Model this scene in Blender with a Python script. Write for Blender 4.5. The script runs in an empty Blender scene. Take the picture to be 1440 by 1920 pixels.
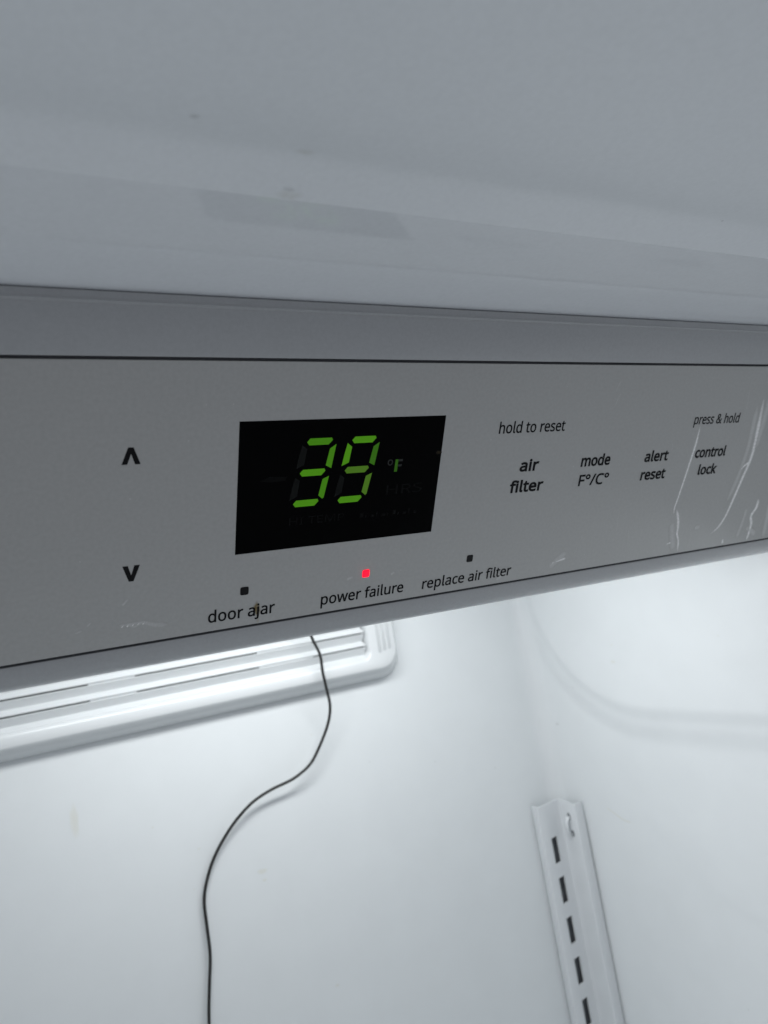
# Close-up of a refrigerator control panel (interior of a fridge, seen from the open front).
import bpy, bmesh, math, random
from mathutils import Vector, Matrix, noise

scene = bpy.context.scene
COL = scene.collection
U = 0.0012                       # one drawing unit (about 1.2 mm) in metres
R = math.radians

# ------------------------------------------------------------------ camera, world, lamps, exposure
YAW, PITCH, ROLL = 0.5156, 0.1225, -0.1694
CAM = Vector((-50.79, -141.24, -41.11)) * U
def camera_axes():
    fwd = Vector((math.sin(YAW), math.cos(YAW), 0)); right = Vector((math.cos(YAW), -math.sin(YAW), 0)); up = Vector((0, 0, 1))
    f2 = math.cos(PITCH) * fwd + math.sin(PITCH) * up
    u2 = -math.sin(PITCH) * fwd + math.cos(PITCH) * up
    r3 = math.cos(ROLL) * right + math.sin(ROLL) * u2
    u3 = -math.sin(ROLL) * right + math.cos(ROLL) * u2
    return r3, u3, f2
r3, u3, f2 = camera_axes()
cd = bpy.data.cameras.new('camera')
cam = bpy.data.objects.new('camera', cd); COL.objects.link(cam)
cam.matrix_world = Matrix((( r3.x, u3.x, -f2.x, CAM.x), (r3.y, u3.y, -f2.y, CAM.y), (r3.z, u3.z, -f2.z, CAM.z), (0, 0, 0, 1)))
cd.sensor_fit = 'HORIZONTAL'; cd.sensor_width = 36.0; cd.lens = 36.0 * 1422.0 / 1440.0
cd.clip_start = 0.004; cd.clip_end = 50
cd.dof.use_dof = True
cd.dof.focus_distance = (Vector((45, 8, -14)) * U - CAM).dot(f2)
cd.dof.aperture_fstop = 26
scene.camera = cam

world = bpy.data.worlds.new('World'); scene.world = world; world.use_nodes = True
bg = world.node_tree.nodes['Background']
bg.inputs['Color'].default_value = (0.895, 0.945, 1.04, 1)      # dim, even kitchen light
bg.inputs['Strength'].default_value = 0.242

def area(name, loc, target, sx, sy, power, color):
    d = bpy.data.lights.new(name, 'AREA'); d.shape = 'RECTANGLE'; d.size = sx; d.size_y = sy; d.energy = power; d.color = color
    o = bpy.data.objects.new(name, d); COL.objects.link(o)
    o.location = loc
    o.rotation_euler = (Vector(target) - Vector(loc)).to_track_quat('-Z', 'Y').to_euler()
    return o
# the fridge's own lamp, on the ceiling behind the control housing
area('interior_lamp', Vector((56, 102, 10)) * U, Vector((56, 107, -100)) * U, 0.22, 0.030, 0.475, (0.965, 0.99, 0.995))
# added fill light, unseen, out to the left, grading the panel's brightness
area('room_fill_light', (-1.5, -0.70, 0.10), (0.08, 0, 0), 0.5, 0.5, 9.0, (0.98, 0.985, 1.0))

scene.view_settings.view_transform = 'Standard'
scene.view_settings.look = 'None'
scene.view_settings.exposure = 0.0
scene.view_settings.gamma = 1.0
scene.view_settings.use_curve_mapping = False
scene.cycles.max_bounces = 14; scene.cycles.diffuse_bounces = 8
scene.cycles.use_denoising = True

GLYPHS = {
    'a': (304, [[[156,295],[181,294],[202,289],[220,282],[235,272],[246,259],[254,242],[258,221],[260,198],[260,0],[225,0],[216,41],[214,41],[188,15],[158,-1],[116,-5],[70,4],[60,9],[51,16],[43,23],[37,32],[32,42],[28,54],[26,67],[25,81],[27,101],[33,119],[44,135],[59,148],[78,158],[102,166],[131,171],[164,173],[213,175],[213,192],[212,209],[210,223],[205,234],[198,243],[189,249],[179,253],[167,256],[153,257],[110,250],[72,235],[57,270],[102,288]],[[170,140],[145,138],[124,135],[108,130],[95,123],[86,115],[79,105],[76,93],[74,80],[75,69],[78,59],[83,51],[89,44],[97,39],[106,36],[116,34],[127,33],[145,34],[161,38],[176,44],[189,53],[199,65],[207,79],[211,96],[213,116],[213,142]]]),
    'c': (260, [[[163,-5],[144,-4],[126,-1],[110,3],[94,10],[80,19],[67,30],[56,44],[47,59],[39,77],[34,97],[31,119],[30,144],[31,169],[34,192],[40,213],[48,231],[57,246],[69,260],[82,271],[96,280],[112,287],[129,292],[147,295],[166,296],[209,291],[242,280],[228,241],[197,250],[165,254],[151,253],[138,251],[127,247],[116,242],[108,235],[100,226],[94,216],[88,205],[79,144],[88,85],[93,74],[100,64],[107,55],[116,48],[126,43],[137,39],[149,37],[162,36],[204,41],[237,53],[237,10],[205,-1]]]),
    'd': (333, [[[149,-5],[123,-3],[100,4],[80,16],[62,32],[48,53],[38,79],[32,110],[30,145],[32,180],[38,210],[48,236],[63,258],[80,274],[101,286],[124,293],[150,296],[189,290],[218,275],[239,253],[243,253],[241,274],[239,296],[239,412],[287,412],[287,0],[249,0],[242,39],[239,39],[218,17],[189,1]],[[157,34],[178,36],[196,40],[210,48],[221,59],[229,74],[235,91],[239,112],[240,135],[240,144],[239,170],[236,192],[230,211],[222,227],[211,240],[197,249],[178,254],[156,256],[138,254],[122,249],[109,239],[98,226],[90,209],[84,190],[80,168],[79,144],[80,119],[84,97],[90,79],[98,63],[109,50],[122,41],[138,36]]]),
    'e': (305, [[[158,296],[176,295],[193,292],[208,287],[222,280],[235,271],[246,260],[256,248],[264,234],[270,218],[274,202],[277,184],[278,165],[278,136],[79,136],[81,113],[86,93],[94,75],[104,61],[118,50],[133,42],[151,37],[172,35],[221,40],[265,55],[265,14],[221,-1],[170,-5],[150,-4],[131,-1],[113,4],[97,11],[82,21],[69,32],[57,46],[47,61],[40,79],[34,99],[31,120],[30,143],[31,166],[34,187],[39,207],[46,225],[55,241],[65,255],[77,267],[91,277],[106,285],[122,291],[140,295]],[[158,257],[141,255],[127,251],[115,244],[104,235],[95,223],[88,209],[83,192],[80,174],[228,174],[220,217],[197,246],[189,251],[180,254],[169,256]]]),
    'f': (186, [[[180,254],[107,254],[107,0],[59,0],[59,254],[8,254],[8,276],[59,292],[59,309],[61,335],[65,357],[73,375],[84,390],[98,401],[114,408],[132,413],[153,414],[185,411],[210,405],[197,367],[177,373],[154,375],[143,374],[133,371],[125,366],[118,359],[113,350],[110,339],[107,325],[107,309],[107,290],[180,290]]]),
    'h': (335, [[[94,291],[93,270],[91,250],[94,250],[118,275],[149,290],[185,295],[202,295],[217,292],[231,289],[243,284],[255,278],[264,270],[272,261],[279,250],[284,237],[288,223],[290,207],[291,189],[291,0],[244,0],[244,186],[243,202],[240,217],[235,229],[228,238],[219,246],[208,251],[194,255],[179,256],[163,255],[150,253],[138,249],[128,243],[119,237],[112,228],[106,219],[102,208],[94,150],[94,0],[46,0],[46,412],[94,412]]]),
    'i': (140, [[[94,290],[94,0],[46,0],[46,290]],[[70,399],[90,392],[98,369],[90,346],[70,339],[50,346],[42,369],[50,392]]]),
    'j': (140, [[[12,-130],[-12,-128],[-30,-124],[-30,-85],[-13,-89],[6,-90],[35,-81],[40,-75],[43,-67],[45,-57],[46,-45],[46,290],[94,290],[94,-43],[85,-90],[80,-99],[74,-107],[67,-114],[59,-120],[49,-124],[38,-127],[26,-129]],[[42,369],[50,392],[70,399],[90,392],[98,369],[90,346],[70,339],[50,346]]]),
    'k': (290, [[[93,197],[92,174],[91,150],[93,150],[103,162],[116,178],[128,192],[220,290],[276,290],[159,166],[284,0],[227,0],[126,135],[93,107],[93,0],[46,0],[46,412],[93,412]]]),
    'l': (152, [[[46,412],[46,60],[52,25],[70,4],[100,-5],[128,0],[128,38],[110,35],[98,45],[94,70],[94,412]]]),
    'm': (506, [[[365,296],[388,294],[408,289],[424,282],[438,271],[449,256],[457,238],[461,215],[463,189],[463,0],[415,0],[415,187],[415,203],[412,217],[407,229],[401,238],[393,246],[383,251],[371,255],[356,256],[337,254],[320,250],[307,242],[296,231],[288,218],[282,201],[279,182],[278,160],[278,0],[231,0],[231,187],[224,225],[205,248],[171,256],[157,255],[145,253],[134,249],[125,243],[117,237],[111,229],[105,219],[101,208],[94,151],[94,0],[46,0],[46,290],[85,290],[92,251],[94,251],[117,276],[146,291],[180,296],[196,295],[211,293],[224,289],[236,284],[246,277],[255,269],[263,259],[269,247],[271,247],[279,259],[289,269],[299,277],[311,284],[324,289],[337,293],[351,295]]]),
    'n': (335, [[[186,296],[210,294],[231,289],[249,282],[264,271],[276,256],[284,238],[289,215],[291,189],[291,0],[244,0],[244,186],[243,202],[240,217],[235,229],[228,238],[219,246],[208,251],[194,255],[179,256],[157,254],[138,249],[123,240],[112,229],[104,214],[98,196],[95,175],[94,151],[94,0],[46,0],[46,290],[85,290],[92,251],[94,251],[118,276],[150,291]]]),
    'o': (328, [[[298,146],[289,82],[262,34],[253,25],[242,17],[231,10],[219,5],[163,-5],[110,5],[68,34],[40,82],[30,146],[31,169],[34,190],[39,210],[46,227],[55,243],[66,257],[78,268],[93,278],[109,286],[126,291],[145,295],[165,296],[184,295],[202,291],[219,286],[234,278],[249,268],[261,257],[272,243],[281,227],[289,210],[294,190],[297,169]],[[79,146],[88,86],[93,75],[99,64],[107,55],[116,48],[126,42],[137,38],[150,35],[164,34],[178,35],[191,38],[202,42],[212,48],[221,55],[229,64],[235,75],[240,86],[249,146],[240,205],[235,216],[228,226],[221,235],[212,242],[202,248],[191,252],[178,255],[164,256],[143,254],[125,248],[111,239],[99,226],[90,210],[84,192],[80,170]]]),
    'p': (334, [[[184,296],[210,293],[233,286],[253,275],[271,258],[285,237],[295,212],[301,181],[303,146],[302,122],[300,100],[295,80],[288,63],[280,47],[271,33],[259,21],[247,12],[233,4],[218,-1],[201,-4],[184,-5],[144,1],[115,16],[94,37],[90,37],[93,14],[94,-11],[94,-130],[46,-130],[46,290],[85,290],[92,251],[94,251],[115,274],[144,290]],[[176,256],[162,255],[149,253],[138,249],[128,245],[120,238],[113,231],[107,222],[102,211],[94,155],[94,146],[101,85],[106,73],[112,63],[119,54],[127,47],[137,41],[148,37],[162,35],[177,34],[189,35],[201,38],[211,42],[220,49],[228,57],[235,66],[241,77],[246,89],[254,146],[253,170],[249,191],[243,210],[235,226],[224,239],[210,248],[194,254]]]),
    'r': (223, [[[181,296],[199,295],[216,293],[210,249],[194,251],[178,252],[146,245],[119,226],[100,195],[94,155],[94,0],[46,0],[46,290],[85,290],[90,237],[93,237],[115,267],[145,288]]]),
    's': (260, [[[235,80],[234,67],[232,54],[227,43],[221,33],[213,24],[204,16],[193,10],[181,4],[119,-5],[67,-1],[28,13],[28,56],[70,40],[120,33],[137,34],[152,36],[163,40],[173,45],[180,51],[185,58],[188,67],[189,76],[183,95],[162,113],[118,132],[69,154],[38,180],[34,188],[30,197],[28,207],[28,219],[30,236],[35,251],[45,265],[58,276],[74,285],[92,291],[113,295],[137,296],[186,291],[229,276],[213,238],[174,251],[133,257],[119,256],[107,254],[97,251],[89,247],[82,242],[77,236],[74,229],[73,222],[80,201],[104,185],[148,166],[195,145],[225,119]]]),
    't': (195, [[[143,34],[165,35],[184,40],[184,3],[162,-3],[135,-5],[93,2],[84,7],[76,13],[68,21],[62,30],[57,41],[53,53],[51,68],[50,85],[50,254],[9,254],[9,276],[50,295],[69,357],[98,357],[98,290],[181,290],[181,254],[98,254],[98,86],[98,73],[101,62],[105,54],[110,46],[117,41],[125,37],[133,34]]]),
    'u': (335, [[[289,290],[289,0],[250,0],[243,38],[241,38],[217,14],[185,-1],[148,-5],[132,-5],[117,-3],[103,1],[90,6],[79,12],[70,20],[61,29],[55,40],[49,53],[46,67],[44,83],[43,100],[43,290],[91,290],[91,103],[92,87],[95,73],[100,61],[107,51],[116,44],[127,38],[140,35],[155,34],[171,35],[185,37],[196,41],[207,46],[215,53],[223,61],[229,71],[233,82],[241,139],[241,290]]]),
    'w': (426, [[[233,164],[225,194],[218,220],[213,241],[211,241],[207,220],[200,193],[192,164],[140,1],[86,1],[6,291],[55,291],[95,136],[103,104],[110,74],[114,49],[116,49],[120,66],[125,86],[130,108],[136,127],[187,291],[239,291],[289,127],[297,101],[304,73],[309,50],[311,50],[315,73],[322,103],[330,136],[371,291],[420,291],[339,1],[283,1]]]),
    'F': (281, [[[101,0],[53,0],[53,387],[269,387],[269,344],[101,344],[101,207],[258,207],[258,164],[101,164]]]),
    'C': (342, [[[218,349],[163,339],[151,333],[139,326],[129,318],[120,308],[94,259],[85,193],[85,170],[88,149],[93,129],[99,111],[108,94],[118,79],[130,67],[144,56],[160,48],[177,42],[196,39],[218,37],[266,42],[310,53],[310,10],[266,-2],[211,-5],[182,-4],[157,1],[133,8],[112,19],[94,32],[78,48],[64,67],[53,88],[44,112],[38,137],[34,165],[33,194],[34,215],[36,236],[40,255],[45,274],[52,292],[60,308],[70,323],[81,337],[93,349],[107,360],[123,370],[139,378],[157,384],[176,389],[197,391],[219,392],[276,386],[326,369],[306,328],[266,343]]]),
    '°': (232, [[[116,226],[71,236],[41,266],[30,309],[40,352],[70,382],[116,392],[161,382],[191,352],[196,343],[199,332],[201,321],[202,309],[191,266],[161,236]],[[116,258],[129,259],[139,261],[148,266],[155,272],[160,280],[164,288],[166,298],[167,309],[166,320],[164,330],[160,339],[154,347],[147,353],[138,357],[128,360],[116,361],[104,360],[93,357],[85,353],[77,347],[72,339],[68,330],[66,320],[65,309],[66,298],[68,288],[72,280],[77,272],[85,266],[93,261],[104,259]]]),
    '/': (202, [[[5,0],[150,387],[197,387],[53,0]]]),
    '&': (397, [[[165,393],[185,391],[203,387],[219,380],[233,371],[244,359],[252,344],[257,328],[258,309],[257,293],[253,278],[246,264],[236,251],[181,208],[285,107],[309,146],[323,193],[372,193],[350,129],[316,77],[395,0],[331,0],[284,46],[248,19],[204,1],[151,-5],[133,-5],[116,-2],[100,1],[86,7],[73,14],[62,22],[52,32],[44,43],[37,55],[32,69],[30,84],[29,101],[39,148],[68,184],[112,215],[90,242],[72,272],[65,308],[67,327],[72,344],[80,358],[92,371],[106,380],[123,387],[143,391]],[[141,185],[108,162],[86,136],[79,102],[80,88],[84,76],[90,64],[99,55],[109,47],[122,41],[136,38],[152,37],[169,38],[184,40],[199,43],[212,48],[254,75]],[[163,354],[152,353],[142,351],[134,347],[126,342],[120,335],[115,328],[112,319],[112,309],[122,273],[152,236],[197,271],[203,280],[208,289],[210,299],[211,309],[210,319],[208,327],[204,335],[198,341],[191,347],[183,351],[174,353]]]),
    'H': (402, [[[348,0],[300,0],[300,180],[101,180],[101,0],[53,0],[53,387],[101,387],[101,223],[300,223],[300,387],[348,387]]]),
    'I': (184, [[[161,0],[22,0],[22,28],[67,38],[67,348],[22,359],[22,387],[161,387],[161,359],[116,348],[116,38],[161,28]]]),
    'R': (337, [[[159,387],[182,386],[203,384],[222,380],[239,375],[253,368],[266,359],[276,349],[285,338],[292,325],[296,311],[299,294],[300,277],[299,262],[297,249],[294,236],[289,225],[260,193],[223,173],[329,0],[272,0],[178,160],[101,160],[101,0],[53,0],[53,387]],[[157,345],[101,345],[101,201],[159,201],[181,202],[200,206],[216,211],[228,220],[238,230],[244,243],[248,258],[250,275],[249,287],[247,298],[244,307],[240,315],[234,322],[227,328],[219,333],[209,337]]]),
    'S': (297, [[[272,103],[271,87],[268,71],[262,57],[255,45],[246,33],[235,23],[222,15],[207,8],[191,2],[173,-2],[154,-5],[134,-5],[92,-3],[56,3],[28,13],[28,60],[76,44],[136,37],[184,44],[213,66],[223,99],[215,131],[187,155],[132,179],[77,206],[67,214],[57,223],[50,232],[44,242],[39,254],[35,266],[33,279],[33,294],[33,308],[36,322],[41,335],[48,346],[57,357],[67,366],[79,374],[92,380],[106,385],[122,389],[138,391],[156,392],[215,386],[263,371],[248,329],[204,343],[155,349],[114,342],[90,323],[82,293],[90,261],[116,237],[166,215],[224,188],[260,154],[265,143],[269,131],[271,118]]]),
    'T': (301, [[[175,0],[126,0],[126,344],[5,344],[5,387],[295,387],[295,344],[175,344]]]),
    'E': (301, [[[269,0],[53,0],[53,387],[269,387],[269,344],[101,344],[101,223],[259,223],[259,181],[101,181],[101,43],[269,43]]]),
    'M': (491, [[[223,0],[96,339],[94,339],[96,311],[97,275],[98,235],[98,0],[53,0],[53,387],[125,387],[244,70],[246,70],[367,387],[439,387],[439,0],[391,0],[391,238],[391,275],[393,311],[394,339],[392,339],[263,0]]]),
    'P': (328, [[[155,387],[190,385],[220,379],[246,370],[265,357],[281,341],[291,321],[298,299],[300,273],[292,227],[267,188],[257,180],[246,172],[233,166],[219,161],[146,151],[101,151],[101,0],[53,0],[53,387]],[[151,345],[101,345],[101,192],[140,192],[202,200],[213,205],[223,210],[231,217],[238,225],[243,235],[247,245],[249,257],[250,271],[248,288],[244,303],[236,316],[226,327],[212,335],[195,340],[175,344]]]),
}

# ------------------------------------------------------------------ helpers
random.seed(7)
def mat(name, color, rough=0.4, spec=0.5, bump=0.0, bump_scale=400.0, mottle=0.0, mottle_scale=20.0, emit=None, emit_strength=1.0, over=None, amount=1.0, rough_var=0.0):
    m = bpy.data.materials.new(name); m.use_nodes = True
    nt = m.node_tree; b = nt.nodes['Principled BSDF']
    b.inputs['Base Color'].default_value = (*color, 1)
    b.inputs['Roughness'].default_value = rough
    b.inputs['Specular IOR Level'].default_value = spec
    tc = nt.nodes.new('ShaderNodeTexCoord')
    if mottle:
        n = nt.nodes.new('ShaderNodeTexNoise'); n.inputs['Scale'].default_value = mottle_scale; n.inputs['Detail'].default_value = 5
        nt.links.new(tc.outputs['Object'], n.inputs['Vector'])
        mx = nt.nodes.new('ShaderNodeMix'); mx.data_type = 'RGBA'
        c = Vector(color)
        mx.inputs['A'].default_value = (*(c * (1 - mottle)), 1)
        mx.inputs['B'].default_value = (*(c * (1 + mottle)), 1)
        nt.links.new(n.outputs['Fac'], mx.inputs['Factor']); nt.links.new(mx.outputs['Result'], b.inputs['Base Color'])
    if rough_var:
        n = nt.nodes.new('ShaderNodeTexNoise'); n.inputs['Scale'].default_value = 35; n.inputs['Detail'].default_value = 4
        nt.links.new(tc.outputs['Object'], n.inputs['Vector'])
        mr = nt.nodes.new('ShaderNodeMapRange'); mr.inputs['From Min'].default_value = .3; mr.inputs['From Max'].default_value = .7
        mr.inputs['To Min'].default_value = rough - rough_var; mr.inputs['To Max'].default_value = rough + rough_var
        nt.links.new(n.outputs['Fac'], mr.inputs['Value']); nt.links.new(mr.outputs['Result'], b.inputs['Roughness'])
    if bump:
        n = nt.nodes.new('ShaderNodeTexNoise'); n.inputs['Scale'].default_value = bump_scale; n.inputs['Detail'].default_value = 2
        nt.links.new(tc.outputs['Object'], n.inputs['Vector'])
        bp = nt.nodes.new('ShaderNodeBump'); bp.inputs['Strength'].default_value = bump; bp.inputs['Distance'].default_value = 0.0002
        nt.links.new(n.outputs['Fac'], bp.inputs['Height']); nt.links.new(bp.outputs['Normal'], b.inputs['Normal'])
    if emit:
        b.inputs['Emission Color'].default_value = (*emit, 1); b.inputs['Emission Strength'].default_value = emit_strength
    if over is not None:
        # a mark on a surface of colour 'over': strongest along its middle, broken up by noise, gone at its rim
        at = nt.nodes.new('ShaderNodeAttribute'); at.attribute_name = 'cover'
        n = nt.nodes.new('ShaderNodeTexNoise'); n.inputs['Scale'].default_value = 1400; n.inputs['Detail'].default_value = 4
        nt.links.new(tc.outputs['Object'], n.inputs['Vector'])
        mr = nt.nodes.new('ShaderNodeMapRange'); mr.inputs['From Min'].default_value = .3; mr.inputs['From Max'].default_value = .7
        mr.inputs['To Min'].default_value = .45; mr.inputs['To Max'].default_value = 1.0
        nt.links.new(n.outputs['Fac'], mr.inputs['Value'])
        m1 = nt.nodes.new('ShaderNodeMath'); m1.operation = 'MULTIPLY'
        nt.links.new(at.outputs['Fac'], m1.inputs[0]); nt.links.new(mr.outputs['Result'], m1.inputs[1])
        m2 = nt.nodes.new('ShaderNodeMath'); m2.operation = 'MULTIPLY'; m2.inputs[1].default_value = amount
        nt.links.new(m1.outputs[0], m2.inputs[0])
        mx = nt.nodes.new('ShaderNodeMix'); mx.data_type = 'RGBA'
        mx.inputs['A'].default_value = (*over, 1); mx.inputs['B'].default_value = (*color, 1)
        nt.links.new(m2.outputs[0], mx.inputs['Factor']); nt.links.new(mx.outputs['Result'], b.inputs['Base Color'])
    return m

M_LINER   = mat('white_liner_plastic', (0.80, 0.825, 0.835), .33, .5, bump=.12, bump_scale=900, mottle=.03, mottle_scale=45)
M_CEIL    = mat('glossy_liner_plastic', (0.89, 0.915, 0.945), .05, 1.0, bump=.012, bump_scale=500, mottle=.05, mottle_scale=900)
M_TRIM    = mat('satin_liner_plastic', (0.86, 0.885, 0.91), .38, .5, bump=.06, bump_scale=900, mottle=.05, mottle_scale=900)
M_HOUSING = mat('satin_housing_plastic', (0.41, 0.418, 0.43), .24, .5, bump=.10, bump_scale=1600, mottle=.08, mottle_scale=1100)
M_FACE    = mat('satin_overlay_film', (0.455, 0.456, 0.448), .30, .45, bump=.08, bump_scale=2200, mottle=.10, mottle_scale=1000)
M_SEAM    = mat('dark_gap_shade', (0.035, 0.036, 0.040), .7, .2)  # near-black colour stands in for shade down in the gaps
M_GRILLE  = mat('white_grille_plastic', (0.72, 0.74, 0.75), .22, .5, bump=.05, bump_scale=800)
M_SLOT    = mat('dark_hole_shade', (0.24, 0.25, 0.265), .9, .1)  # dark colour stands in for shade inside rail slots and tab holes
M_BACKING = mat('vent_slot_shade', (0.20, 0.205, 0.205), .9, .1)  # dark colour stands in for shade behind the vent slots
M_RAIL    = mat('white_enamelled_steel', (0.77, 0.79, 0.805), .28, .5, bump=.07, bump_scale=1200, mottle=.02, mottle_scale=60)
M_WIRE    = mat('black_wire_sheath', (0.016, 0.016, 0.015), .32, .5, mottle=.2, mottle_scale=200)
M_INK     = mat('black_print', (0.008, 0.008, 0.009), .5, .12)
M_GLASS   = mat('black_display_window', (0.0010, 0.0011, 0.0013), .16, .045)
M_LEDOFF  = mat('dark_lamp_window', (0.008, 0.008, 0.009), .35, .2)
M_LEDRED  = mat('lit_red_lamp', (0.2, 0.006, 0.012), .4, .3, emit=(1.0, 0.003, 0.028), emit_strength=1.5)
M_GHOST   = mat('unlit_segment', (0.0085, 0.0098, 0.0092), .5, .08)
M_GHOST2  = mat('unlit_word', (0.0018, 0.0021, 0.0022), .5, .08)
M_GHOST3  = mat('unlit_mark', (0.035, 0.037, 0.036), .5, .08)
def green(name, e): return mat(name, (0.01, 0.03, 0.004), .5, .08, emit=e, emit_strength=1.0)
G1 = green('green_segment_bright', (0.050, 0.190, 0.0055))
G2 = green('green_segment', (0.039, 0.155, 0.005))
G3 = green('green_segment_dim', (0.024, 0.098, 0.005))
G4 = green('green_segment_olive', (0.048, 0.120, 0.010))
G5 = green('green_letter', (0.017, 0.066, 0.005))
C_FACE, C_LINER, C_CEIL = (0.455, 0.456, 0.448), (0.80, 0.825, 0.835), (0.86, 0.885, 0.91)
M_CREASE  = mat('whitened_film_crease', (1.0, 1.0, 1.0), .30, .45, over=C_FACE, amount=1.25)  # whitened film; highlights caught by the ridges are painted in too
M_FAINT   = mat('faint_film_scuff', (0.90, 0.91, 0.91), .30, .45, over=C_FACE, amount=.36)
M_RUST    = mat('brown_food_stain', (0.17, 0.12, 0.035), .30, .45, over=C_FACE, amount=1.5)
M_TANF    = mat('tan_smear_on_film', (0.42, 0.37, 0.26), .30, .45, over=C_FACE, amount=.6)
M_TAN     = mat('tan_smear_on_liner', (0.68, 0.66, 0.54), .33, .5, over=C_LINER, amount=.5)
M_SPOT    = mat('grey_spot_on_liner', (0.40, 0.40, 0.38), .33, .5, over=C_LINER, amount=.5)
M_TANC    = mat('tan_smear_on_ceiling', (0.60, 0.60, 0.55), .38, .5, over=C_CEIL, amount=.45)
M_SPOTC   = mat('grey_spot_on_ceiling', (0.40, 0.42, 0.42), .38, .5, over=C_CEIL, amount=.55)
M_RUSTD   = mat('brown_speck_on_glass', (0.06, 0.045, 0.02), .5, .1, over=(0.0016, 0.0017, 0.002), amount=.6)

def tag(o, label=None, cat=None, group=None, kind=None):
    if label: o['label'] = label
    if cat: o['category'] = cat
    if group: o['group'] = group
    if kind: o['kind'] = kind
    return o
def empty(name, loc, rot=(0, 0, 0)):
    o = bpy.data.objects.new(name, None); COL.objects.link(o)
    o.location = Vector(loc) * U; o.rotation_euler = rot; o.empty_display_size = .01
    bpy.context.view_layer.update()
    return o
def local_of(parent):
    """matrix taking world drawing units to the parent's local metres"""
    return (parent.matrix_world.inverted() if parent else Matrix()) @ Matrix.Scale(U, 4)
def make(name, verts, faces, material, parent=None, smooth=True, world_pts=True, auto=35, cover=None):
    """one mesh object; verts are in drawing units, world frame (world_pts) or the parent's frame"""
    mt = local_of(parent) if world_pts else Matrix.Scale(U, 4)
    me = bpy.data.meshes.new(name)
    me.from_pydata([tuple(mt @ Vector(v)) for v in verts], [], faces)
    me.validate(); 
    bm = bmesh.new(); bm.from_mesh(me); bmesh.ops.recalc_face_normals(bm, faces=bm.faces)
    if smooth:
        for f in bm.faces: f.smooth = True
        for e in bm.edges:
            if len(e.link_faces) == 2 and e.calc_face_angle(0) > R(auto): e.smooth = False
    bm.to_mesh(me); bm.free()
    if cover is not None:
        a = me.attributes.new('cover', 'FLOAT', 'POINT')
        for i, c in enumerate(cover): a.data[i].value = c
    me.materials.append(material)
    o = bpy.data.objects.new(name, me); COL.objects.link(o)
    if parent: o.parent = parent
    return o
def flip_to(o, direction):
    """open sheets: make the faces look along direction"""
    me = o.data; d = Vector(direction)
    s = sum((p.normal * p.area).dot(d) for p in me.polygons) if True else 0
    if s < 0: me.flip_normals()
    return o
def box_pts(x0, x1, y0, y1, z0, z1):
    v = [(x, y, z) for x in (x0, x1) for y in (y0, y1) for z in (z0, z1)]
    f = [(0, 1, 3, 2), (4, 6, 7, 5), (0, 4, 5, 1), (2, 3, 7, 6), (0, 2, 6, 4), (1, 5, 7, 3)]
    return v, f
def bevel_mesh(o, width, seg=2, angle=30):
    bm = bmesh.new(); bm.from_mesh(o.data)
    es = [e for e in bm.edges if len(e.link_faces) == 2 and e.calc_face_angle(0) > R(angle)]
    bmesh.ops.bevel(bm, geom=es, offset=width * U, segments=seg, affect='EDGES', profile=.5)
    for f in bm.faces: f.smooth = True
    for e in bm.edges:
        e.smooth = not (len(e.link_faces) == 2 and e.calc_face_angle(0) > R(40))
    bm.to_mesh(o.data); bm.free()
    return o
def extrude_x(name, prof, xs, material, parent=None, closed=True, auto=35):
    """sweep a (y, z) profile along x"""
    n = len(prof); v = []; f = []
    for x in xs: v += [(x, y, z) for y, z in prof]
    m = n if closed else n - 1
    for i in range(len(xs) - 1):
        for j in range(m):
            a = i * n + j; b = i * n + (j + 1) % n
            f.append((a, b, b + n, a + n))
    if closed:
        f.append(tuple(range(n))); f.append(tuple((len(xs) - 1) * n + j for j in range(n))[::-1])
    return make(name, v, f, material, parent, auto=auto)
def arc(cx, cy, r, a0, a1, n):
    return [(cx + r * math.cos(R(a0 + (a1 - a0) * i / n)), cy + r * math.sin(R(a0 + (a1 - a0) * i / n))) for i in range(n + 1)]

# ------------------------------------------------------------------ the fridge liner (setting)
XW, XL, YB, ZC, YF, ZF = 223.5, -303.0, 204.5, 21.7, -132.0, -370.0
FIL = 9.0

# ceiling: flat by the housing, a shallow ramp, then flat again to the front lip
cp = [(YB, ZC), (120, ZC), (60, ZC), (10, ZC), (-20, ZC), (-44.0, ZC)]
cp2 = [(-44.0, ZC), (-45.0, ZC + .19), (-50.2, ZC + 1.28), (-51.4, ZC + 1.50), (-52.5, ZC + 1.60), (-53.6, ZC + 1.58), (-55.0, ZC + 1.44)]
cp2 += [(-57.0, ZC + 1.20), (-59.5, ZC + .98), (-63, ZC + .82), (-68, ZC + .76), (-76, ZC + .80), (-92, ZC + 1.1), (-118, ZC + 2.0)]
cp2 += [(-122, ZC + 2.8), (-126, ZC + 4.0), (-129.4, ZC + 6.5), (-131.4, ZC + 10), (YF, ZC + 14), (YF, ZC + 60)]
xs = [XL - 2] + [XL + i * (XW - XL) / 24 for i in range(25)] + [XW + 2]
ceiling = flip_to(extrude_x('ceiling', cp, xs, M_CEIL, None, closed=False, auto=50), (0, 0, -1))
tag(ceiling, kind='structure')
trim = flip_to(extrude_x('front_trim', cp2, xs, M_TRIM, ceiling, closed=False, auto=50), (0, 0, -1))

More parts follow.
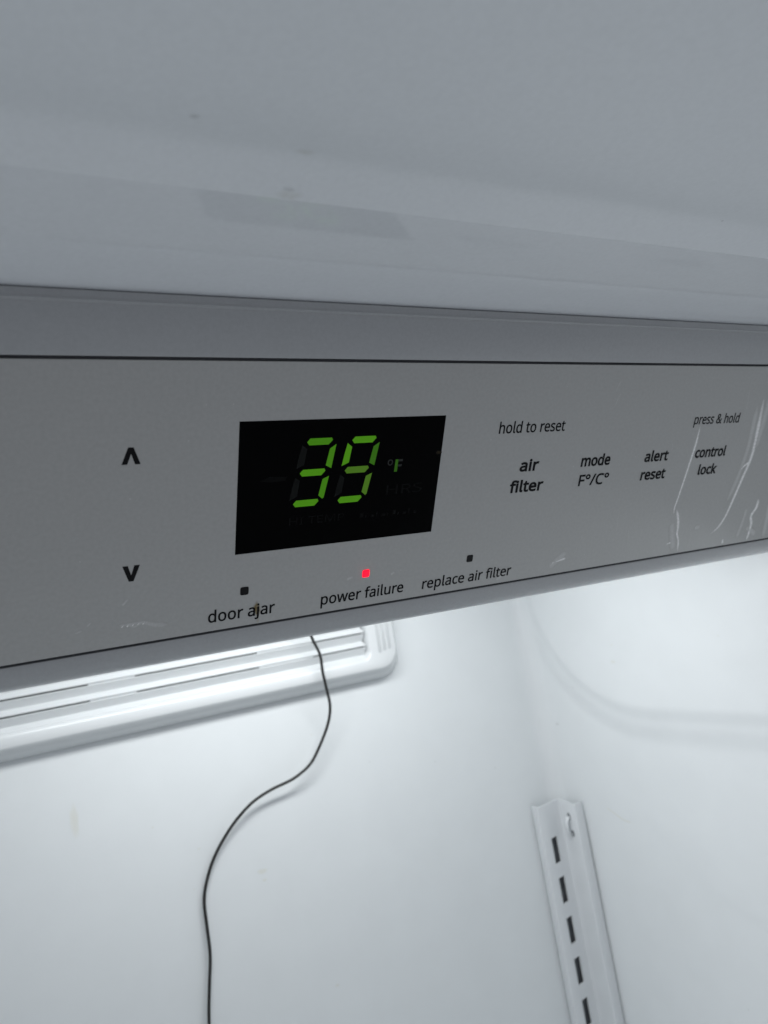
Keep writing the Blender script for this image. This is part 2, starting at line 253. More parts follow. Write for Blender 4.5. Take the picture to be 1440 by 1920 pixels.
# back wall
def sheet(name, us, vs, fn, material, direction):
    v = [fn(a, b) for b in vs for a in us]; n = len(us)
    f = [(j * n + i, j * n + i + 1, (j + 1) * n + i + 1, (j + 1) * n + i) for j in range(len(vs) - 1) for i in range(n - 1)]
    return tag(flip_to(make(name, v, f, material, auto=60), direction), kind='structure')
def lin(a, b, n): return [a + (b - a) * i / n for i in range(n + 1)]
def back_y(x, z): return YB + .5 * noise.noise(Vector((x * .006, z * .006, 3))) * min(1, (XW - FIL - x) / 60)
back = sheet('back_wall', lin(XL, XW - FIL, 60), lin(ZC + 2, ZF, 60),
             lambda x, z: (x, back_y(x, z), z), M_LINER, (0, -1, 0))

# right wall: rounded into the back wall; its upper pad stands a little proud with a curved lower corner
def smooth(t): t = max(0, min(1, t)); return t * t * (3 - 2 * t)
def pad_dist(y, z):
    """signed distance to the pad's rounded lower-rear corner (positive inside the pad)"""
    yc, zc, r = 124.0, -38.0, 72.0
    if y > yc and z < zc: return r - math.hypot(y - yc, z - zc)
    if y > yc: return r - (y - yc)
    return z - (zc - r)
def wall_x(y, z):
    d = pad_dist(y, z)
    h = 1.5 * smooth((d + 16.0) / 12.0) + 1.3 * smooth((d + 5.0) / 8.0)
    d2 = math.hypot(y - 74, z + 120)
    h += .25 * smooth((80 - d2) / 7.0) * smooth((-150 - z) / 20)
    return XW - h + .5 * noise.noise(Vector((y * .006, z * .006, 9)))
ys = [YB - FIL - i * 1.6 for i in range(int((YB - FIL - 40) / 1.6))] ; ys += lin(ys[-1] - 3, YF, 40)
zs = lin(ZC + 2, -200, 150) + lin(-206, ZF, 30)
n_arc = 10
cols = [('arc', 90 - 90 * i / n_arc) for i in range(n_arc)] + [('y', y) for y in ys]
def wall_pt(c, z):
    if c[0] == 'arc':
        a = R(c[1]); k = 1 - c[1] / 90.0
        return ((XW - FIL) + FIL * math.cos(a) + (wall_x(YB - FIL, z) - XW) * k, (YB - FIL) + FIL * math.sin(a), z)
    return (wall_x(c[1], z), c[1], z)
right = sheet('wall_right', cols, zs, wall_pt, M_LINER, (-1, 0, 0))
left = sheet('wall_left', lin(YB, YF, 12), lin(ZC + 2, ZF, 12), lambda y, z: (XL, y, z), M_LINER, (1, 0, 0))
floor = sheet('floor', lin(XL - 1, XW + 1, 12), lin(YB + 1, YF, 12), lambda x, y: (x, y, ZF), M_LINER, (0, 0, 1))

# ------------------------------------------------------------------ control panel
T = 0.5443
ST, CT = math.sin(T), math.cos(T)
panel = empty('control_panel', (0, 0, 0), (math.pi / 2 + T, 0, 0))
tag(panel, 'grey control panel with black display hanging under the fridge ceiling', 'control panel')
def PV(v, n=0.0):                                  # panel (v down, n outward) -> world (y, z)
    return (v * ST - n * CT, -v * CT - n * ST)
HX0, HX1 = XL + 1.5, 216.6
prof = [(-4.5, 21.66), (-4.5, 21.58), (-10.25, 21.56), (-10.58, 21.25), (-10.50, 20.3), (-10.38, 19.75)]
prof += [(-10.72, 19.70), (-10.80, 19.50), (-10.70, 19.28), (-10.38, 19.12), (-10.25, 18.6)]
prof += [(-9.95, 16.8), (-9.5, 15.2), (-8.85, 13.8), (-8.1, 12.6), (-7.4, 11.7), (-6.95, 11.25)]
prof += [PV(-12.95, .05), PV(-12.72, -.08), PV(-12.65, -.30), PV(-12.65, -2.4)]
prof += [PV(47.38, -2.4), PV(47.38, -.22), PV(47.44, -.06), PV(47.6, 0.0)]
r = 8.0; vs_ = 48.2
cy, cz = PV(vs_, -r)
a0 = math.degrees(math.atan2(-ST, -CT))            # outward normal direction at the start of the lip
prof += arc(cy, cz, r, a0 + 360, 270, 12)
prof += [(42, cz - r + .4), (44.5, cz - r + 1.6), (46, cz - r + 4.5), (46, 0), (46, 21.66)]
housing = extrude_x('housing', prof, [HX0] + [HX0 + i * (HX1 - HX0) / 16 for i in range(1, 16)] + [HX1], M_HOUSING, panel, auto=30)
housing['label'] = 'plain grey housing with rounded lower lip'
# dark strips that paint the shade in the two gaps round the face plate
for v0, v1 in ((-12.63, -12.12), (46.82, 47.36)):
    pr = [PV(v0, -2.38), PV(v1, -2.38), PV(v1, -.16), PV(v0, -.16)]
    extrude_x('gap_shade_strip', pr, [HX0 + .5, HX1 - .5], M_SEAM, panel)

def plate(name, x0, x1, v0, v1, n0, n1, material, parent, bev=0.0, seg=2):
    v, f = box_pts(x0, x1, -v1, -v0, n0, n1)
    o = make(name, v, f, material, parent, world_pts=False)
    if bev: bevel_mesh(o, bev, seg)
    return o
FX0, FX1 = HX0 + 1.0, HX1 - 1.0
face = plate('faceplate', FX0, FX1, -12.08, 46.80, -2.2, 0.0, M_FACE, panel, .14, 2)
face['label'] = 'satin grey face plate with black printed words'

# printing -------------------------------------------------------------------------------------
def words(name, text, x0, x1, base, asc, bold, parent, material, n=0.030):
    pen = 0; polys = []
    for ch in text:
        if ch == ' ': pen += 150; continue
        adv, pp = GLYPHS[ch]
        polys += [[(px + pen, py) for px, py in P] for P in pp]
        pen += adv
    xs_ = [p[0] for P in polys for p in P]; lo, hi = min(xs_), max(xs_)
    ky = asc / 412.0
    cu = bpy.data.curves.new(name, 'CURVE'); cu.dimensions = '2D'; cu.fill_mode = 'BOTH'
    cu.extrude = 0.010 * U; cu.offset = bold * U
    for P in polys:
        s = cu.splines.new('POLY'); s.points.add(len(P) - 1); s.use_cyclic_u = True
        for q, (px, py) in zip(s.points, P):
            q.co = ((x0 + (px - lo) / (hi - lo) * (x1 - x0)) * U, (-base + py * ky) * U, 0, 1)
    tmp = bpy.data.objects.new('tmp', cu); COL.objects.link(tmp)
    bpy.context.view_layer.update()
    me = bpy.data.meshes.new_from_object(tmp.evaluated_get(bpy.context.evaluated_depsgraph_get()))
    bpy.data.objects.remove(tmp)
    me.materials.clear(); me.materials.append(material)
    o = bpy.data.objects.new(name, me); COL.objects.link(o); o.parent = parent; o.location = (0, 0, n * U)
    return o
for text, x0, x1, base, asc, bold in (
        ('hold to reset', 66.35, 87.7, 5.0, 2.95, .065), ('press & hold', 137.9, 158.2, 4.92, 2.95, .065),
        ('air', 75.0, 80.9, 15.25, 3.1, .16), ('filter', 72.75, 83.6, 20.9, 3.1, .16),
        ('mode', 96.1, 106.6, 15.22, 3.1, .155), ('F°/C°', 96.5, 107.4, 20.8, 3.2, .115),
        ('alert', 120.5, 129.9, 15.3, 3.1, .155), ('reset', 120.5, 130.4, 20.8, 3.1, .155),
        ('control', 142.0, 155.7, 15.25, 3.1, .155), ('lock', 145.3, 153.3, 20.8, 3.1, .155),
        ('door ajar', -5.5, 9.75, 44.62, 2.95, .065), ('power failure', 21.35, 43.75, 44.66, 2.9, .065),
        ('replace air filter', 49.45, 77.75, 44.78, 2.95, .065)):
    o = words('printed_words', text, x0, x1, base, asc, bold, face, M_INK)
    o['label'] = 'printed words ' + text.replace('&', 'and').replace('°', ' ').replace('/', 'to')
def poly_plate(name, pts, n0, n1, material, parent, smooth_=False):
    """flat outline in panel coordinates (x, v) given thickness n0..n1"""
    k = len(pts); v = [(x, -vv, n0) for x, vv in pts] + [(x, -vv, n1) for x, vv in pts]
    f = [tuple(range(k))[::-1], tuple(range(k, 2 * k))] + [(i, (i + 1) % k, k + (i + 1) % k, k + i) for i in range(k)]
    return make(name, v, f, material, parent, smooth=smooth_, world_pts=False)
up = [(-21.68, 4.38), (-20.68, 4.38), (-19.40, 7.75), (-20.45, 7.75), (-21.16, 5.65), (-21.90, 7.75), (-22.95, 7.75)]
dn = [(-23.2, 28.84), (-22.12, 28.84), (-21.5, 31.0), (-20.86, 28.84), (-19.78, 28.84), (-21.05, 32.3), (-21.98, 32.3)]
poly_plate('up_arrow', up, 0.002, 0.024, M_INK, face)
poly_plate('down_arrow', dn, 0.002, 0.024, M_INK, face)

# display --------------------------------------------------------------------------------------
display = plate('display', 0, 50, 0, 29.2, -.5, .03, M_GLASS, panel, .02, 1)
display['label'] = 'black display window reading 39 in green'
SEG_N = (.032, .046)
def seg(pts, m, dx=0): return poly_plate('digit_segment', [(x + dx, v) for x, v in pts], *SEG_N, m, display)
def hseg(xc, v): return [(xc - 3.0, v + .05), (xc - 2.3, v - .74), (xc + 2.75, v - .76), (xc + 3.05, v - .25), (xc + 2.1, v + .76), (xc - 2.45, v + .76)]
TOP, MID, BOT = hseg(18.1, 4.9), hseg(16.85, 11.8), hseg(15.7, 18.75)
TR = [(22.08, 5.62), (20.6, 6.6), (19.88, 10.35), (21.25, 11.05)]
BR = [(20.87, 12.8), (19.35, 13.45), (18.62, 17.2), (19.6, 18.05), (19.95, 17.75)]
TL = [(14.05, 5.55), (15.2, 6.45), (14.72, 10.0), (12.98, 10.75), (13.5, 7.9)]
BL = [(12.85, 12.75), (13.95, 13.5), (13.5, 17.1), (11.75, 17.95), (12.3, 15.0)]
D2 = 10.78
for pts, m1, m2 in ((TOP, G2, G1), (MID, G1, G4), (BOT, G1, G1), (TR, G2, G3), (BR, G2, G4), (TL, M_GHOST, G1), (BL, M_GHOST, M_GHOST)):
    seg(pts, m1); seg(pts, m2, D2)
poly_plate('minus_segment', [(4.9, 13.0), (7.0, 12.15), (11.0, 12.35), (10.6, 13.2), (7.2, 13.45)], *SEG_N, M_GHOST2, display)
ring = []
def ring_plate(name, cx, cv, ro, ri, parent, m):
    n = 24; v = []; f = []
    for r_, z in ((ro, SEG_N[0]), (ro, SEG_N[1]), (ri, SEG_N[1]), (ri, SEG_N[0])):
        v += [(cx + r_ * math.cos(2 * math.pi * i / n), -cv + r_ * 1.05 * math.sin(2 * math.pi * i / n), z) for i in range(n)]
    for k in range(4):
        for i in range(n): f.append((k * n + i, k * n + (i + 1) % n, ((k + 1) % 4) * n + (i + 1) % n, ((k + 1) % 4) * n + i))
    return make(name, v, f, m, parent, world_pts=False)
ring_plate('degree_mark', 36.2, 10.65, .72, .42, display, M_GHOST3)
poly_plate('letter_stroke', [(37.55, 10.0), (38.3, 10.0), (38.2, 12.95), (37.42, 12.95)], *SEG_N, G5, display)
poly_plate('letter_stroke', [(38.34, 10.0), (39.55, 9.98), (39.4, 10.5), (38.32, 10.55)], *SEG_N, M_GHOST3, display)
poly_plate('letter_stroke', [(38.28, 11.25), (39.35, 11.2), (39.3, 11.7), (38.25, 11.75)], *SEG_N, M_GHOST3, display)
words('unlit_words', 'HRS', 35.9, 45.6, 18.4, 2.45, 0, display, M_GHOST2, .04)
words('unlit_words', 'HI TEMP', 12.1, 25.5, 23.7, 1.85, 0, display, M_GHOST2, .04)
for i in range(11):
    x = 29.6 + i * 1.45; h = .8 if i % 3 else 1.5
    poly_plate('unlit_mark', [(x, 23.9 - h), (x + (.3 if i % 2 else .9), 23.9 - h), (x + (.2 if i % 2 else .8), 23.9 - h * .3), (x - .1, 23.9 - h * .2)], *SEG_N, M_GHOST2, display)

# indicator lamps ------------------------------------------------------------------------------
def lamp_window(x, m, label):
    v, f = box_pts(x - .95, x + .95, -39.1, -37.15, -.6, .06)
    o = make('indicator_lamp', v, f, m, panel, world_pts=False)
    bm = bmesh.new(); bm.from_mesh(o.data)
    es = [e for e in bm.edges if abs((e.verts[0].co - e.verts[1].co).normalized().z) > .9]
    bmesh.ops.bevel(bm, geom=es, offset=.38 * U, segments=4, affect='EDGES', profile=.5)
    bm.to_mesh(o.data); bm.free()
    if m is M_LEDRED:
        for q in o.data.vertices: q.co.z = q.co.z + (.22 * U if q.co.z > 0 else 0)
        bevel_mesh(o, .25, 3, 50)
    o['label'] = label
    return o
lamp_window(2.45, M_LEDOFF, 'dark square lamp over the words door ajar')
lamp_window(32.7, M_LEDRED, 'glowing red square lamp over the words power failure')
lamp_window(63.2, M_LEDOFF, 'dark square lamp over the words replace air filter')

# creases in the film, scuffs and dried food on the plate ------------------------------------------
def ribbon(name, pts, w0, w1, material, to_world, parent, world_pts, ragged=.25, lift=.02):
    """thin raised strip with soft edges along a polyline; cover fades to the sides and the ends"""
    P = [Vector(p) for p in pts]; dense = []
    for i in range(len(P) - 1):                      # Catmull-Rom
        a, b, c, d = P[max(i - 1, 0)], P[i], P[i + 1], P[min(i + 2, len(P) - 1)]
        for k in range(8):
            t = k / 8
            dense.append(.5 * ((2 * b) + (c - a) * t + (2 * a - 5 * b + 4 * c - d) * t * t + (3 * b - a - 3 * c + d) * t ** 3))
    dense.append(P[-1]); n = len(dense); v = []; cov = []
    for i, q in enumerate(dense):
        tn = (dense[min(i + 1, n - 1)] - dense[max(i - 1, 0)]).normalized(); s = Vector((-tn.y, tn.x))
        t = i / (n - 1)
        w = (w0 + (w1 - w0) * t) * (1 + ragged * noise.noise(Vector((q.x * 1.3, q.y * 1.3, 4)))) 
        e = min(1, t * 8, (1 - t) * 8)
        for off, h, c in ((-1, 0, 0), (-.45, .6, .75), (0, 1, 1), (.45, .6, .75), (1, 0, 0)):
            r_ = q + s * off * w * (.4 + .6 * e)
            v.append(to_world(r_.x, r_.y, .012 + lift * h)); cov.append(c * (.25 + .75 * e))
    f = [(i * 5 + j, i * 5 + j + 1, i * 5 + j + 6, i * 5 + j + 5) for i in range(n - 1) for j in range(4)]
    return make(name, v, f, material, parent, world_pts=world_pts, cover=cov)
on_face = lambda x, v, h: (x, -v, h)
def crease(pts, w0, w1, m=None): return ribbon('film_crease', pts, w0 * (1.5 if m is None else 1.35), w1 * 1.45, m or M_CREASE, on_face, face, False)
crease([(167.7, -2), (168.67, 6), (169.4, 12.9), (169.3, 17.6), (167.9, 23.0), (166.2, 29.9), (164.5, 35.9), (162.2, 39.7), (159.1, 41.8)], .75, .34)
crease([(171.6, -9), (170.8, 0), (170.6, 8), (170.3, 14)], 1.2, .8, M_FAINT)
crease([(165.5, 0), (166.2, 8), (166.4, 15), (165.2, 24), (163, 31)], .9, .7, M_FAINT)
crease([(141.0, 5.5), (141.0, 11), (140.3, 17.5), (139.5, 24), (138.8, 29), (138.5, 30.9), (138.8, 33)], .42, .26)
crease([(139.7, 31.7), (141.5, 35), (142.4, 38.1), (142.7, 40), (144.1, 42.5), (145.0, 46.3)], .5, .3)
crease([(139.0, 36), (140.5, 40), (142.6, 45.3)], 1.0, 1.2, M_FAINT)
crease([(179.4, 31.5), (179.6, 34.5), (178.0, 37.4), (179.3, 40.3), (179.4, 44), (179.1, 46.2)], .55, .5)
crease([(174.4, 34.5), (174.4, 38), (173.4, 45)], .5, .7, M_FAINT)
crease([(169.3, 18.2), (166.9, 19.4), (165.6, 20.9)], .38, .25)
crease([(139.0, 43.0), (140.7, 42.7)], .22, .2)
crease([(150.5, 39.0), (152.8, 38.5)], .8, .6, M_FAINT)
crease([(166.6, 46.0), (166.3, 44.4)], .5, .3)
crease([(92.2, 43.4), (94.5, 42.9), (97.2, 42.4)], .22, .3)
crease([(91.6, 44.6), (94, 42.6), (97.0, 40.6)], 1.0, .8, M_FAINT)
crease([(-24.4, 41.9), (-21.8, 42.0), (-19.1, 42.1), (-16.9, 43.0), (-14.2, 43.3)], .28, .5, M_FAINT)
for k in range(5): crease([(-23.6 + k * 1.05, 42.5), (-23.1 + k * 1.05, 41.9)], .14, .12)
crease([(-24.0, 42.4), (-22.6, 42.0), (-21.0, 42.7), (-19.4, 42.0), (-18.3, 42.5)], .2, .16, M_FAINT)
crease([(-32.5, 42.2), (-31.2, 41.8)], .22, .2, M_FAINT); crease([(-30.2, 41.0), (-29.4, 40.2)], .2, .15, M_FAINT)
crease([(-23.4, 37.5), (-22.2, 36.2)], .25, .2, M_FAINT)
crease([(27.7, 39.0), (29.2, 38.5)], .35, .3, M_FAINT); crease([(39.7, 39.4), (40.7, 38.9)], .3, .25, M_FAINT)
crease([(73.0, 45.6), (74.8, 44.9), (76.2, 43.6)], .45, .4, M_FAINT)
for p in ((177, 41.5, 183, 44.6), (186, 33, 188, 46), (181, 10, 184, 30)):
    crease([(p[0], p[1]), ((p[0] + p[2]) / 2 + .4, (p[1] + p[3]) / 2), (p[2], p[3])], .7, .9, M_FAINT)

def blotch(name, to_world, cx, cy, rx, ry, material, parent, world_pts, seed=0, rot=0.0, lift=.015):
    """a small dried mark with a ragged outline, thicker in the middle"""
    n = 20; v = [to_world(cx, cy, lift)]; cov = [1.0]; cr, sr = math.cos(rot), math.sin(rot)
    for k, c in ((.55, .8), (1.0, 0.0)):
        for i in range(n):
            a = 2 * math.pi * i / n
            q = k * (1 + .35 * noise.noise(Vector((math.cos(a) * 1.4 + seed, math.sin(a) * 1.4, seed * 1.7))))
            x, y = rx * q * math.cos(a), ry * q * math.sin(a)
            v.append(to_world(cx + x * cr - y * sr, cy + x * sr + y * cr, .008 if k == 1 else lift * .8)); cov.append(c)
    f = [(0, 1 + i, 1 + (i + 1) % n) for i in range(n)] + [(1 + i, 1 + n + i, 1 + n + (i + 1) % n, 1 + (i + 1) % n) for i in range(n)]
    return make(name, v, f, material, parent, world_pts=world_pts, cover=cov)
blotch('stain', on_face, 5.6, 43.2, .95, 2.1, M_RUST, face, False, 1, -.12, .014)
blotch('stain', on_face, 5.95, 45.9, .4, .9, M_TANF, face, False, 2)
blotch('stain', lambda x, v, h: (x, -v, h + .03), 49.2, 8.95, .8, .5, M_RUSTD, display, False, 3)
for i in range(26):
    blotch('dust_speck', on_face, random.uniform(-40, 190), random.uniform(-10, 45), random.uniform(.12, .3), random.uniform(.12, .25), M_FAINT, face, False, i + 5)

for i in range(14):                                  # hairline scratches
    x, v_ = random.uniform(100, 188), random.uniform(-8, 42); l = random.uniform(2, 9); a = random.uniform(-.5, .3)
    crease([(x, v_), (x + l * math.sin(a) * .5 + random.uniform(-.2, .2), v_ + l * .5), (x + l * math.sin(a), min(45.5, v_ + l))], .10, .07, M_FAINT)

# marks on the liner
def ceil_z(y):
    pl = sorted(cp + cp2[1:-1])
    for (y0, z0_), (y1, z1_) in zip(pl, pl[1:]):
        if y0 <= y <= y1: return z0_ + (z1_ - z0_) * (y - y0) / max(1e-6, y1 - y0)
    return ZC
on_ceil = lambda x, y, h: (x, y, ceil_z(y) - h - .03)
blotch('stain', on_ceil, -20.6, -57.6, .85, .5, M_SPOTC, ceiling, True, 11)
blotch('stain', on_ceil, -3.6, -46.0, 1.1, .45, M_SPOTC, ceiling, True, 12)
blotch('stain', on_ceil, -3.3, -45.0, 2.2, 1.2, M_TANC, ceiling, True, 13)
blotch('stain', on_ceil, -3.7, -53.6, 1.6, .8, M_TANC, ceiling, True, 14)
blotch('stain', on_ceil, 87.7, -52.6, .42, .35, M_SPOTC, ceiling, True, 15)
on_back = lambda x, z, h: (x, back_y(x, z) - h - .05, z)
blotch('stain', on_back, -20.4, -104.6, 1.9, 7.2, M_TAN, back, True, 21, .02)
blotch('stain', on_back, 53.0, -147.0, 2.6, 1.3, M_TAN, back, True, 22)
blotch('stain', on_back, 53.6, -150.8, 1.2, .7, M_TAN, back, True, 23)
blotch('stain', on_back, 80, -205, 1.0, .8, M_TAN, back, True, 24)
on_right = lambda y, z, h: (wall_x(y, z) - h - .10, y, z)
blotch('stain', on_right, 193.5, -119.5, 1.5, .8, M_SPOT, right, True, 31)
blotch('stain', on_right, 139.5, -86, 1.6, .8, M_TAN, right, True, 32)
ribbon('stain', [(168, -160), (163, -162), (157, -164.5), (152, -165)], .5, .6, M_TAN, on_right, right, True)

for i in range(9):
    blotch('speck', on_back, random.uniform(-30, 190), random.uniform(-230, -85), random.uniform(.3, .8), random.uniform(.3, .6), M_SPOT if i % 3 == 0 else M_TAN, back, True, 50 + i)
    blotch('speck', on_right, random.uniform(60, 185), random.uniform(-240, -60), random.uniform(.3, .7), random.uniform(.3, .6), M_SPOT if i % 3 == 0 else M_TAN, right, True, 70 + i)

# ------------------------------------------------------------------ vent grille on the back wall
GX0, GX1, GZ0, GZ1 = -222.0, 138.6, -75.8, -14.0
grille = empty('vent_grille', ((GX0 + GX1) / 2, YB, GZ0))
tag(grille, 'white slotted air vent cover on the back wall', 'vent grille')
def rrect(x0, x1, z0, z1, rad, y, k=6):
    pts = []
    for cx, cz_, a in ((x1 - rad, z0 + rad, -90), (x1 - rad, z1 - rad, 0), (x0 + rad, z1 - rad, 90), (x0 + rad, z0 + rad, 180)):
        pts += [(cx + rad * math.cos(R(a + 90 * i / k)), y, cz_ + rad * math.sin(R(a + 90 * i / k))) for i in range(k + 1)]
    return pts
GY = YB - 9.6                                       # front of the cover
IX0, IX1, IZ0, IZ1 = GX0 + 20, 118.6, -64.8, GZ1 - 12
loops = [rrect(GX0, GX1, GZ0, GZ1, 11, YB - .5), rrect(GX0 + .2, GX1 - .2, GZ0 + .15, GZ1 - .2, 11, YB - 1.2),
         rrect(GX0 + 5.0, GX1 - 5.0, GZ0 + 5.3, GZ1 - 5.0, 9.0, GY + .35),
         rrect(GX0 + 5.8, GX1 - 5.8, GZ0 + 6.1, GZ1 - 5.8, 8.6, GY),
         rrect(IX0 - 1.2, IX1 + 1.6, IZ0 - 1.5, IZ1 + 1.4, 5.2, GY - .1), rrect(IX0 - .5, IX1 + .6, IZ0 - .5, IZ1 + .6, 4.4, GY + .3),
         rrect(IX0, IX1, IZ0 + .3, IZ1, 4.0, GY + 1.4), rrect(IX0 + .2, IX1 - .3, IZ0 + 1.2, IZ1 - .2, 3.6, YB - 4.2)]
v = [p for L in loops for p in L]; n = len(loops[0]); f = []
for k in range(len(loops) - 1):
    for i in range(n): f.append((k * n + i, k * n + (i + 1) % n, (k + 1) * n + (i + 1) % n, (k + 1) * n + i))
frame = make('frame', v, f, M_GRILLE, grille, auto=50); flip_to(frame, (0, -1, 0))
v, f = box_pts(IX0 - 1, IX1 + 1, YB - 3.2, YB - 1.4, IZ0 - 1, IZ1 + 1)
make('backing', v, f, M_BACKING, grille, smooth=False)  # dark plate added so the slots look deep in shade
SLOTS = [-58.7 + 6.6 * i for i in range(5)]          # heights of the slot rows
def louver(zs):
    """bar below a slot: a face that leans under, then a sloping ledge that catches the lamp, then the lip over the next slot"""
    zb = zs - 6.6
    p = [(YB - 1.6, zs - .30), (YB - 7.9, zs - .30), (YB - 8.25, zs - .55), (YB - 7.6, zs - 1.5), (YB - 6.2, zs - 3.2), (YB - 5.7, zs - 3.7)]
    p += [(YB - 5.6, zs - 4.0), (YB - 5.9, zs - 4.3), (YB - 7.2, zs - 4.95), (YB - 8.3, zs - 5.5), (YB - 8.6, zs - 5.85), (YB - 8.4, zb + .30), (YB - 1.6, zb + .30)]
    return p
bars = []
for i, zs_ in enumerate([-65.3] + SLOTS):
    if i == 0:
        continue
    bars.append(extrude_x('louver', louver(zs_), [IX0 + .5, IX1 - 1.2], M_GRILLE, grille, auto=40))
top_bar = [(y, z) for y, z in louver(SLOTS[-1] + 6.6)]
extrude_x('louver', top_bar, [IX0 + .5, IX1 - 1.2], M_GRILLE, grille, auto=40)
MULL = [(62.6, 89.5), (-10.2, 8.4), (-83, -64.5), (-156, -137.5)]
for zs_ in SLOTS:
    for a, b in MULL:
        v, f = box_pts(a, b, YB - 8.05, YB - 1.7, zs_ - .29, zs_ + .29)
        make('mullion', v, f, M_GRILLE, grille, smooth=False)
for i, x in enumerate((124.2, 127.0, 129.8)):
    for X in (x, GX0 + GX1 - x):
        pr = arc(X, GY + .35, 1.0, 180, 360, 8)
        v = [(px, py, z) for z in (-63.2 + .5 * i, -62.4 + .5 * i, GZ1 - 13) for px, py in pr]
        v = [((px - X) * (.3 if k < 9 else 1) + X, GY + .35 + (py - GY - .35) * (.15 if k < 9 else 1), z) for k, (px, py, z) in enumerate(v)]
        f = [(k * 9 + j, k * 9 + j + 1, (k + 1) * 9 + j + 1, (k + 1) * 9 + j) for k in range(2) for j in range(8)]
        flip_to(make('rib', v, f, M_GRILLE, grille, auto=60), (0, -1, 0))

# ------------------------------------------------------------------ shelf standard in the corner
ZT = -159.0
RO = Vector((213.3, 194.3))
AD, BD = Vector((math.sqrt(.5), -math.sqrt(.5))), Vector((-math.sqrt(.5), -math.sqrt(.5)))
rail_root = empty('shelf_standard', (RO.x, RO.y, ZF))
tag(rail_root, 'white slotted metal shelf rail standing in the corner', 'shelf rail')
def rp(a, b, z):
    q = RO + AD * a + BD * b
    return (q.x, q.y, z)
TH = .9
prof = [(-13.4, 0.3), (-12.6, 1.6), (-10.6, 4.7), (-9.6, 5.5), (-8.6, 4.9), (-5.9, 1.0), (-3.1, -3.0), (-.6, -6.6), (.4, -7.3), (1.4, -6.6), (8.4, 4.6), (9.6, 5.6), (10.7, 4.8), (12.6, 1.7), (13.4, 0.3)]
HOLE = 5                                              # strip between profile points 5 and 6 carries the slots
zrows = [ZT]; slots = []
z0 = -176.0
for i in range(10):
    c = z0 - 20.35 * i - 7.2 + 0.0
    zrows += [c + 6.6, c - 6.6]; slots.append((c + 6.6, c - 6.6))
zrows.append(ZF + .2)
def offs(i):
    a = Vector(prof[max(i - 1, 0)]); b = Vector(prof[min(i + 1, len(prof) - 1)]); t = (b - a).normalized()
    return Vector((prof[i][0], prof[i][1])) - Vector((-t.y, t.x)) * TH
NP = len(prof); v = []; f = []
back_p = [offs(i) for i in range(NP)]
for z in zrows:
    v += [rp(a, b, z) for a, b in prof] + [rp(q.x, q.y, z) for q in back_p]
NR = 2 * NP
for k in range(len(zrows) - 1):
    hole_row = any(abs(zrows[k] - s[0]) < 1e-6 for s in slots)
    for j in range(NP - 1):
        A = k * NR + j; B = (k + 1) * NR + j
        if hole_row and j == HOLE:
            f += [(A, B, B + NP, A + NP), (A + 1, A + 1 + NP, B + 1 + NP, B + 1), (A, A + NP, A + 1 + NP, A + 1), (B, B + 1, B + 1 + NP, B + NP)]
            continue
        f.append((A, A + 1, B + 1, B)); f.append((A + NP, B + NP, B + 1 + NP, A + 1 + NP))
    for j in (0, NP - 1):
        A = k * NR + j; B = (k + 1) * NR + j
        f.append((A, B, B + NP, A + NP))
for j in range(NP - 1):
    f.append((j, j + NP, j + 1 + NP, j + 1)); L = (len(zrows) - 1) * NR
    f.append((L + j, L + j + 1, L + j + 1 + NP, L + j + NP))
rail = make('rail', v, f, M_RAIL, rail_root, auto=38)
# dark strip added behind the slots, painting the shade of the hollow
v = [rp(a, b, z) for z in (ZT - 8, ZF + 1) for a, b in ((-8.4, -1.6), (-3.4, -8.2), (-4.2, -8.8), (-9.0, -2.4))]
make('slot_shade_strip', v, [(0, 1, 5, 4), (1, 2, 6, 5), (2, 3, 7, 6), (3, 0, 4, 7), (0, 3, 2, 1), (4, 5, 6, 7)], M_SLOT, rail_root, smooth=False)
# punched tab near the top of the right-hand face
fa, fb = Vector((1.4, -6.6)), Vector((8.4, 4.6)); fd = (fb - fa).normalized(); fn_ = Vector((-fd.y, fd.x))
if fn_.y < 0: fn_ = -fn_
fc = fa + fd * 7.2
def tp(s, h, z): q = fc + fd * s + fn_ * h; return rp(q.x, q.y, z)
v = []; f = []; n = 10
for i in range(13):
    t = i / 12; a = math.pi * t
    zc_ = ZT - 12.2 + 4.6 * math.cos(a); h = .1 + 2.3 * math.sin(a); w = 1.55 + .45 * math.sin(a)
    for k in range(n):
        b = 2 * math.pi * k / n
        v.append(tp(w * math.cos(b), h + .55 * math.sin(b), zc_ + .45 * math.sin(b) * math.cos(a)))
for i in range(12):
    for k in range(n): f.append((i * n + k, i * n + (k + 1) % n, (i + 1) * n + (k + 1) % n, (i + 1) * n + k))
f += [tuple(range(n)), tuple(12 * n + k for k in range(n))]
make('tab', v, f, M_RAIL, rail_root, auto=60)
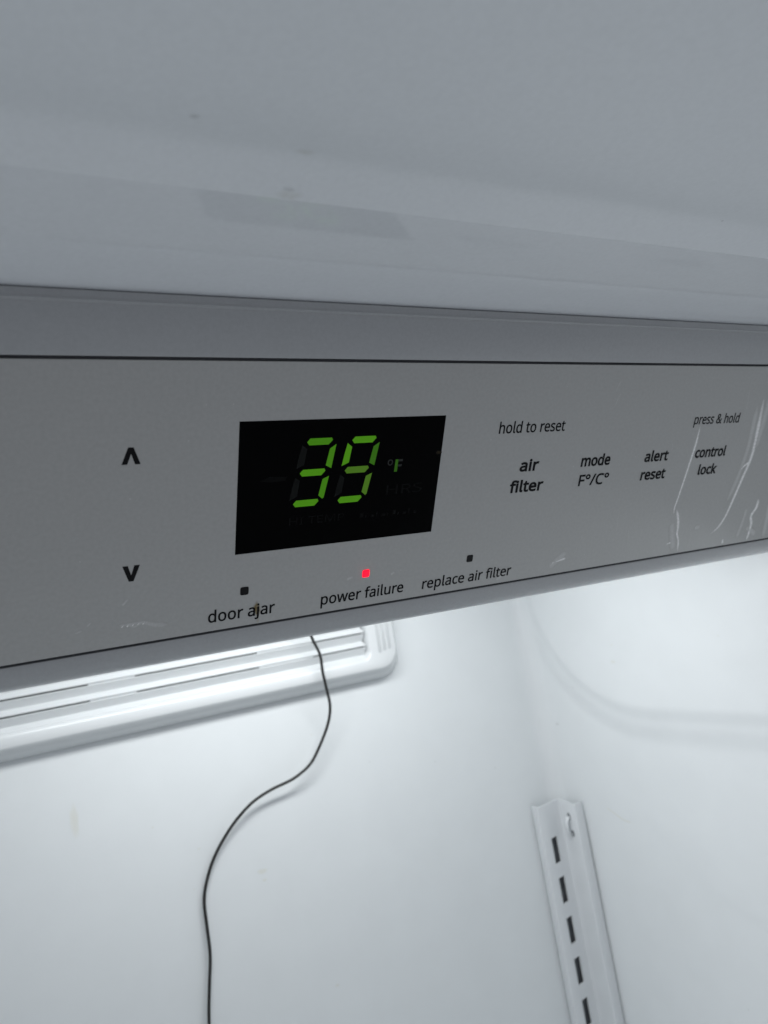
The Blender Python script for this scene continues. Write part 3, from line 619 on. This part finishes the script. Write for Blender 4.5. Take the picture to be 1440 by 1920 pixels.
for zc_, rz, sx in ((ZT - 7.4, 2.0, 0.3), (ZT - 15.9, 1.7, 1.3)):
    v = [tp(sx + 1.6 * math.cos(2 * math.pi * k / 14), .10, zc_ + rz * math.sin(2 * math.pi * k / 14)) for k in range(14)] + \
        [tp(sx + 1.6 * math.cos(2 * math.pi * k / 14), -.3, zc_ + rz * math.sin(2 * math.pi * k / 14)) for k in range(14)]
    make('tab_hole_shade', v, [tuple(range(14)), tuple(range(14, 28))[::-1]] + [(k, (k + 1) % 14, 14 + (k + 1) % 14, 14 + k) for k in range(14)], M_SLOT, rail_root, smooth=False)  # dark discs painted on where the tab's openings would be in shade

# ------------------------------------------------------------------ thin black wire hanging down the back wall
wp = [(83.4, 188.5, -35.7), (87.4, 189.5, -49.7), (90.3, 190.0, -58.1), (90.5, 190.5, -66.0), (91.5, 191.5, -73.6), (93.2, 194.5, -82.7), (91.3, 196.5, -91.0), (85.3, 197.5, -100.7), (79.9, 198.0, -106.7), (71.5, 198.5, -110.7), (61.2, 199.3, -112.8), (52.2, 200.1, -115.9), (44.3, 200.9, -121.2), (37.6, 201.9, -127.8), (32.0, 202.6, -135.2), (27.9, 202.9, -143.5), (26.0, 203.0, -150.5), (25.7, 202.8, -160.1), (25.4, 202.5, -171.7), (23.4, 202.5, -183.7), (21.3, 202.5, -197.5), (18.3, 202.6, -230.0), (17.3, 202.6, -300.0)]
def tube(name, pts, rad, material, k=10, sub=6):
    P = [Vector(p) for p in pts]; D = []
    for i in range(len(P) - 1):
        a, b, c, d = P[max(i - 1, 0)], P[i], P[i + 1], P[min(i + 2, len(P) - 1)]
        for s in range(sub):
            t = s / sub
            D.append(.5 * ((2 * b) + (c - a) * t + (2 * a - 5 * b + 4 * c - d) * t * t + (3 * b - a - 3 * c + d) * t ** 3))
    D.append(P[-1]); v = []; f = []; ref = Vector((0, 1, 0))
    for i, q in enumerate(D):
        t = (D[min(i + 1, len(D) - 1)] - D[max(i - 1, 0)]).normalized()
        s = t.cross(ref).normalized(); u = s.cross(t)
        v += [tuple(q + (s * math.cos(2 * math.pi * j / k) + u * math.sin(2 * math.pi * j / k)) * rad) for j in range(k)]
    for i in range(len(D) - 1):
        for j in range(k): f.append((i * k + j, i * k + (j + 1) % k, (i + 1) * k + (j + 1) % k, (i + 1) * k + j))
    f += [tuple(range(k)), tuple((len(D) - 1) * k + j for j in range(k))]
    return make(name, v, f, material, None, auto=60)
wire = tube('wire', wp, .70, M_WIRE)
tag(wire, 'thin black wire hanging from under the panel in front of the back wall', 'wire')
